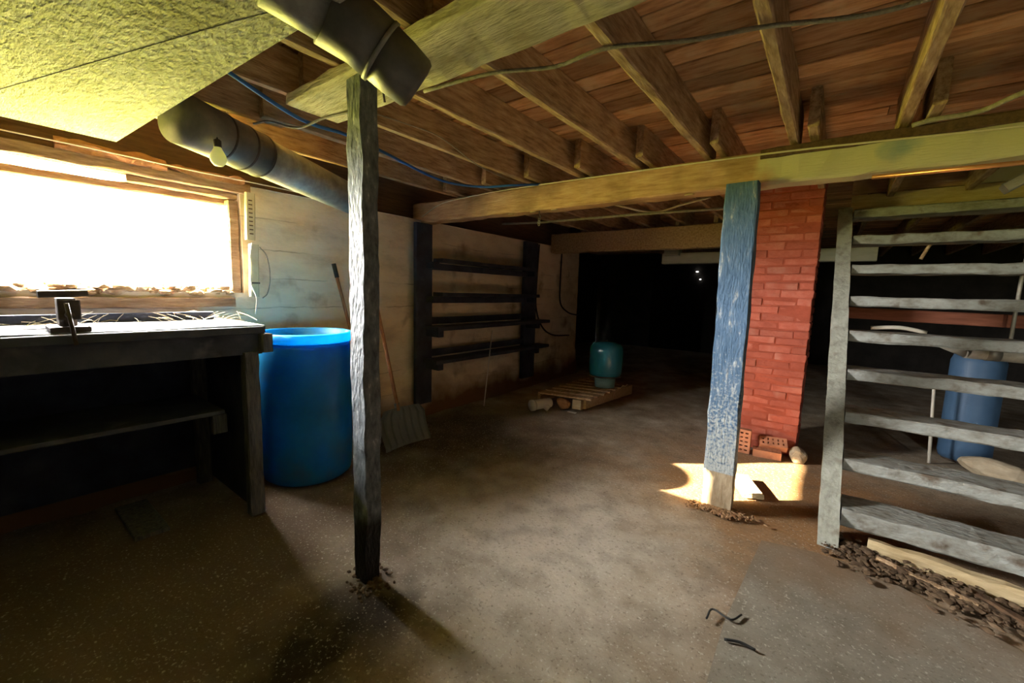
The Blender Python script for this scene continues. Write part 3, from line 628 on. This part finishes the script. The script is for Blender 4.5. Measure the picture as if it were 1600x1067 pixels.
# ------------------------------------------------------------------ workbench
wbn = thing('workbench', (-2.9, .2, 0), 'heavy dark painted workbench under the window', 'workbench')
for i in range(3):
    xa = X0 + .03 + i * .262
    box('top_plank', xa, xa + .259, -1.0, 1.0 + random.uniform(-.006, .006), 1.035, 1.075, 'benchtop', wbn, rough=.005, seg=.1, ch=.005, seed=i)
box('edge_strip', -2.485, -2.462, -1.0, .985, 1.03, 1.07, 'benchpaint', wbn, rough=.003)
box('apron', -2.535, -2.5, -1.0, .985, .915, 1.033, 'benchpaint', wbn, rough=.005, seg=.1)
box('apron', X0 + .05, -2.54, .955, .985, .93, 1.033, 'benchpaint', wbn, rough=.004)
box('corner_block', -2.5, -2.43, .965, 1.015, .93, 1.03, 'leg', wbn, rough=.004)
for (xa, ya) in ((-2.535, .93 - .07 + .025), (-3.2, .83), (-2.535, -.95), (-3.2, -.95)):
    box('leg', xa, xa + .065, ya, ya + .07, 0, .93, 'leg', wbn, rough=.008, seg=.06)
box('lower_shelf', -3.2, -2.66, -.9, .84, .565, .59, 'benchpaint', wbn, rough=.004); box('shelf_cleat', -2.7, -2.66, .78, .85, .46, .565, 'leg', wbn)
box('end_panel', -3.24, -2.545, .9, .925, .04, .925, 'navy', wbn, rough=.003)
box('back_board', -3.07, -3.04, -1.0, .93, 1.076, 1.122, 'navy', wbn, rough=.004); box('under_panel', X0 + .06, X0 + .09, -.9, .9, .1, 1.03, 'navy', wbn)
struct(box('trim_3', X0 - .01, X0 + .035, -.6, 1.13, 1.14, 1.2, 'lintel', rough=.008, seg=.08))
tag(box('floor_board', -3.1, -2.65, .42, .56, 0, .022, 'leg', rough=.003), 'flat board lying on the floor under the workbench', 'board')
spots = []
for _ in range(170):
    y_ = random.uniform(.1, 1.12); s_ = random.choice((.012, .02, .03, .04))
    spots.append((X0 - random.uniform(0, .12), y_, WZ0 + random.uniform(-.005, .012) + (.02 if random.random() < .3 else 0), s_ * random.uniform(.7, 1.5), s_ * random.uniform(.7, 1.8), s_ * random.uniform(.4, .8)))
o = stuff(rocks('sill_rubble', spots, 'rubble')); o['label'] = 'crumbled masonry and dirt heaped along the window sill'; o['category'] = 'rubble'
ib = thing('insulation_batt', (X0, .8, 1.98), 'torn orange brown insulation tucked above the window lintel', 'insulation')
timber('batt', (X0 + .012, .34, 2.0), (X0 + .012, .8, 1.998), .045, .05, 'insul', ib, rough=.03, seg=.022, ch=.014, seed=3)
timber('batt', (X0 + .012, .74, 1.998), (X0 + .012, 1.22, 1.992), .05, .035, 'insul', ib, rough=.028, seg=.022, ch=.012, seed=9)
V = []; F = []
for _ in range(70):
    c = Vector((random.uniform(-3.2, -2.75), random.choice((random.gauss(.3, .06), random.gauss(.85, .1), random.uniform(.1, .95))), 1.078))
    a = random.uniform(0, 6.28); l = random.uniform(.03, .14); d = Vector((math.cos(a) * l, math.sin(a) * l, random.uniform(0, .06)))
    v, f = tube_geo([c, c + d * .5 + Vector((0, 0, .006)), c + d], .0012, 4); o_ = len(V); V += v; F += [tuple(i + o_ for i in q) for q in f]
o = stuff(mesh_obj('dry_straw', V, F, 'straw')); o['label'] = 'scattered dry straw and cobweb strands on the workbench top'; o['category'] = 'straw'
tag(rocks('fibre_tuft', [(-3.18 + random.gauss(0, .02), .86 + random.gauss(0, .04), 1.09 + random.uniform(0, .02), .022, .03, .012) for _ in range(9)], 'straw'), 'pale tuft of fibre on the bench below the window corner', 'tuft')

vs = thing('bench_vise', (-2.62, .25, 1.075), 'rusty iron bench vise with flat top bar on the workbench', 'vise')
box('base', -2.7, -2.52, .2, .32, 1.075, 1.098, 'iron', vs); box('body', -2.67, -2.56, .232, .285, 1.1, 1.215, 'iron', vs, ch=.012)
timber('top_bar', (-2.6, .18, 1.232), (-2.6, .325, 1.238), .06, .028, 'iron', vs, ch=.005, rough=.002)
jw = box('jaw', -2.545, -2.51, .225, .292, 1.13, 1.21, 'iron', vs); tube('screw', [(-2.56, .255, 1.15), (-2.45, .255, 1.15)], .013, 'iron', jw)
tube('handle', [(-2.45, .245, 1.2), (-2.445, .262, 1.03)], .007, 'iron', vs)

# strips and cord beside the window
ws = thing('wall_strip', (X0 + .02, 1.25, 1.58), 'upper cream strip with dark marks fixed beside the window', 'strip')
sp_ = timber('strip', (X0 + .045, 1.235, 1.6), (X0 + .045, 1.245, 1.92), .03, .06, 'cream', ws, up=(0, 1, 0), rough=.001)
for k in range(9): box('mark', X0 + .059, X0 + .062, 1.228, 1.252, 1.64 + k * .028, 1.648 + k * .028, 'rim', sp_, ch=.0005)
ws = thing('wall_strip', (X0 + .02, 1.25, 1.22), 'lower cream strip beside the window with cord along it', 'strip')
timber('strip', (X0 + .045, 1.245, 1.21), (X0 + .045, 1.255, 1.575), .03, .06, 'cream', ws, up=(0, 1, 0), rough=.001); box('clip', X0 + .058, X0 + .064, 1.225, 1.28, 1.3, 1.312, 'iron', ws, ch=.001)
cable('power_cord', [(X0 + .07, 1.235, 1.58), (X0 + .075, 1.215, 1.45), (X0 + .07, 1.22, 1.3), (X0 + .07, 1.25, 1.2), (X0 + .08, 1.235, 1.09)], .0045, 'wirewhite', 'pale cord hanging from cream strips down to the bench')
cable('cord_loop', [(X0 + .05, 1.29, 1.56), (X0 + .04, 1.34, 1.5), (X0 + .035, 1.36, 1.36), (X0 + .035, 1.34, 1.24), (X0 + .045, 1.3, 1.2)], .004, 'wiregrey', 'grey wire loop on the wall right of the cream strips')

# ------------------------------------------------------------------ blue drum
dr = thing('plastic_drum', (-2.82, 1.385, 0), 'large open blue plastic drum between the workbench and black post', 'drum')
dc = (-2.82, 1.385, 0)
lathe('body', [(.25, .0), (.275, .02), (.282, .06), (.286, .3), (.288, .55), (.287, .8), (.283, .9), (.275, .935), (.268, .93), (.274, .89), (.276, .5), (.27, .06), (.0, .03)], dc, 'bluedrum', dr, n=56)
lathe('rim', [(.272, .93), (.29, .932), (.295, .945), (.295, .985), (.288, .992), (.268, .992), (.264, .985), (.264, .94)], dc, 'bluedrum', dr, n=56)

# ------------------------------------------------------------------ tools
sh = thing('snow_shovel', (-2.75, 2.15, 0), 'ribbed grey snow shovel standing against the wall right of the black post', 'shovel')
V = []; F = []; nu, nv = 48, 10
for side in (0, 1):
    for j in range(nv + 1):
        for i in range(nu + 1):
            u = i / nu; v = j / nv; y_ = 1.92 + .46 * u; rib = .016 * (1 if (u * 7) % 1 < .35 and .08 < v < .95 else 0)
            x_ = -2.70 - .10 * v - .05 * math.sin(math.pi * v) * .6 + rib - .03 * (2 * u - 1) ** 2 * -1 - side * .006
            V.append((x_, y_ + (.0 if v < .8 else (.5 - u) * .1 * (v - .8) / .2), .006 + .3 * v))
    o_ = side * (nu + 1) * (nv + 1)
    for j in range(nv):
        for i in range(nu): a = o_ + j * (nu + 1) + i; F.append((a, a + 1, a + nu + 2, a + nu + 1))
mesh_obj('blade', V, F, 'shovel', sh)
hd = tube('handle', [(-2.8, 2.14, .22), (-2.8, 2.13, .3), (-3.05, 2.13, 1.05), (-3.16, 2.125, 1.42)], .015, 'shaft', sh, n=12); tube('socket', [(-2.792, 2.14, .2), (-2.82, 2.132, .34)], .022, 'shovel', sh, n=12)
tube('grip', [(-3.165, 2.06, 1.43), (-3.165, 2.19, 1.43)], .014, 'wireblack', hd)
bh = thing('garden_tool', (-2.98, 1.98, 0), 'tool with reddish wooden shaft leaning on the wall behind the drum', 'tool')
hd = tube('shaft', [(-2.95, 2.05, .03), (-3.15, 1.895, 1.05), (-3.22, 1.845, 1.4)], .013, 'shaft', bh, n=12)
tube('grip', [(-3.213, 1.85, 1.37), (-3.235, 1.835, 1.48)], .017, 'wireblack', hd, n=12); box('head', -3.0, -2.9, 1.9, 2.2, .0, .05, 'iron', bh)

# ------------------------------------------------------------------ wall shelves
rk = thing('wall_shelf_rack', (-3.2, 3.7, 0), 'dark navy four-tier shelf rack fixed to the lime-washed wall', 'shelf')
box('upright', -3.25, -3.2, 2.66, 2.86, .14, 1.93, 'navy', rk, rough=.004); box('upright', -3.25, -3.2, 4.45, 4.73, .14, 1.95, 'navy', rk, rough=.004)
for k, (z_, yl, yr) in enumerate(((1.585, 2.87, 4.5), (1.25, 2.87, 4.6), (.915, 2.76, 4.78), (.585, 2.74, 4.78))):
    sb = box('shelf_board', -3.2, -3.0 if k > 1 else -3.06, yl, yr, z_ - .02, z_ + .018, 'navy', rk, rough=.004, seg=.15, seed=k)
    box('back_cleat', -3.235, -3.205, 2.86, 4.45, z_ + (.03 if k > 1 else -.09), z_ + (.1 if k > 1 else -.025), 'navy', rk, rough=.003)
    for ya in (2.78, 4.5):
        box('bracket', -3.2, -3.02 if k > 1 else -3.09, ya, ya + .07, z_ - .085, z_ - .02, 'navy', sb)
tag(tube('white_rod', [(-2.99, 3.56, .86), (-2.95, 3.4, .03)], .006, 'wirewhite'), 'thin white rod leaning on the lowest shelf edge', 'rod')

# ------------------------------------------------------------------ pallet and pressure tank
pl = thing('low_platform', (-2.25, 4.5, 0), 'low broken wooden platform under the teal pressure tank', 'platform')
timber('edge_board', (-2.09, 4.12, .075), (-1.98, 5.2, .075), .035, .12, 'paleboard', pl, rough=.005, seg=.08)
timber('edge_board', (-2.62, 4.0, .075), (-2.6, 5.2, .075), .035, .12, 'joist', pl, rough=.005, seg=.08)
timber('corner_block', (-2.2, 4.08, .07), (-2.1, 4.09, .07), .09, .11, 'paleboard', pl, rough=.006)
for k in range(7):
    yv = 4.12 + k * .16; timber('slat', (-2.62, yv - .1, .14), (-2.0, yv + .02, .142), .12, .02, 'joist', pl, rough=.006, seg=.08, seed=k)
ff = thing('pipe_fitting', (-2.45, 3.86, 0), 'dirty white plumbing fitting at the front of the low platform', 'fitting')
tube('tee', [(-2.5, 3.7, .065), (-2.42, 3.92, .07)], .055, 'whiteplast', ff, n=16); tube('branch', [(-2.46, 3.82, .07), (-2.38, 3.84, .02)], .035, 'whiteplast', ff, n=16); tube('end_cap', [(-2.507, 3.68, .065), (-2.495, 3.715, .065)], .062, 'whiteplast', ff, n=16)
tag(rocks('rusty_lump', [(-2.3, 4.02, .06, .1, .06, .06)], 'insul'), 'rusty orange lump beside the white plumbing fitting', 'lump')
tag(box('paper_scrap', -2.2, -2.1, 3.93, 3.97, .0, .006, 'whiteplast'), 'small white scrap on floor before the low platform', 'scrap')
pt = thing('pressure_tank', (-2.16, 4.78, .15), 'glossy teal pressure tank standing on the low platform', 'tank')
tcn = (-2.16, 4.78, .152)
tb = lathe('body', [(.1, .12), (.15, .125), (.19, .15), (.203, .19), (.205, .46), (.195, .51), (.165, .545), (.1, .565), (.03, .57)], tcn, 'tank', pt, n=48)
lathe('base_ring', [(.115, 0), (.12, .004), (.13, .125), (.12, .128)], tcn, 'tankbase', pt, n=40); lathe('band', [(.186, .14), (.193, .142), (.196, .155), (.19, .158)], tcn, 'iron', pt, n=40)
lathe('valve', [(.012, .565), (.012, .585), (.006, .59)], tcn, 'iron', tb, n=12)

# daylight chinks in the far wall
for (x, z, r, lab) in ((-2.57, 1.874, .034, 'larger bright chink of daylight in the far dark wall'), (-2.49, 1.697, .022, 'smaller lower chink of daylight in the far dark wall')):
    tag(lathe('light_chink', [(r * .4, 0), (r, .01), (r * .5, .02)], (x, Y1 - .03, z), 'chink', n=10), lab, 'light chink')
# dead worm-like roots on the slab joint
cable('dry_root', [(-.28, 1.72, .012), (-.27, 1.78, .02), (-.2, 1.76, .024), (-.17, 1.82, .022)], .004, 'wireblack', 'thin dark root lying across the slab joint', 'root')
cable('dry_root', [(-.2, 1.64, .022), (-.15, 1.66, .024), (-.1, 1.66, .022)], .005, 'wireblack', 'short dark curled root on the smooth slab', 'root')
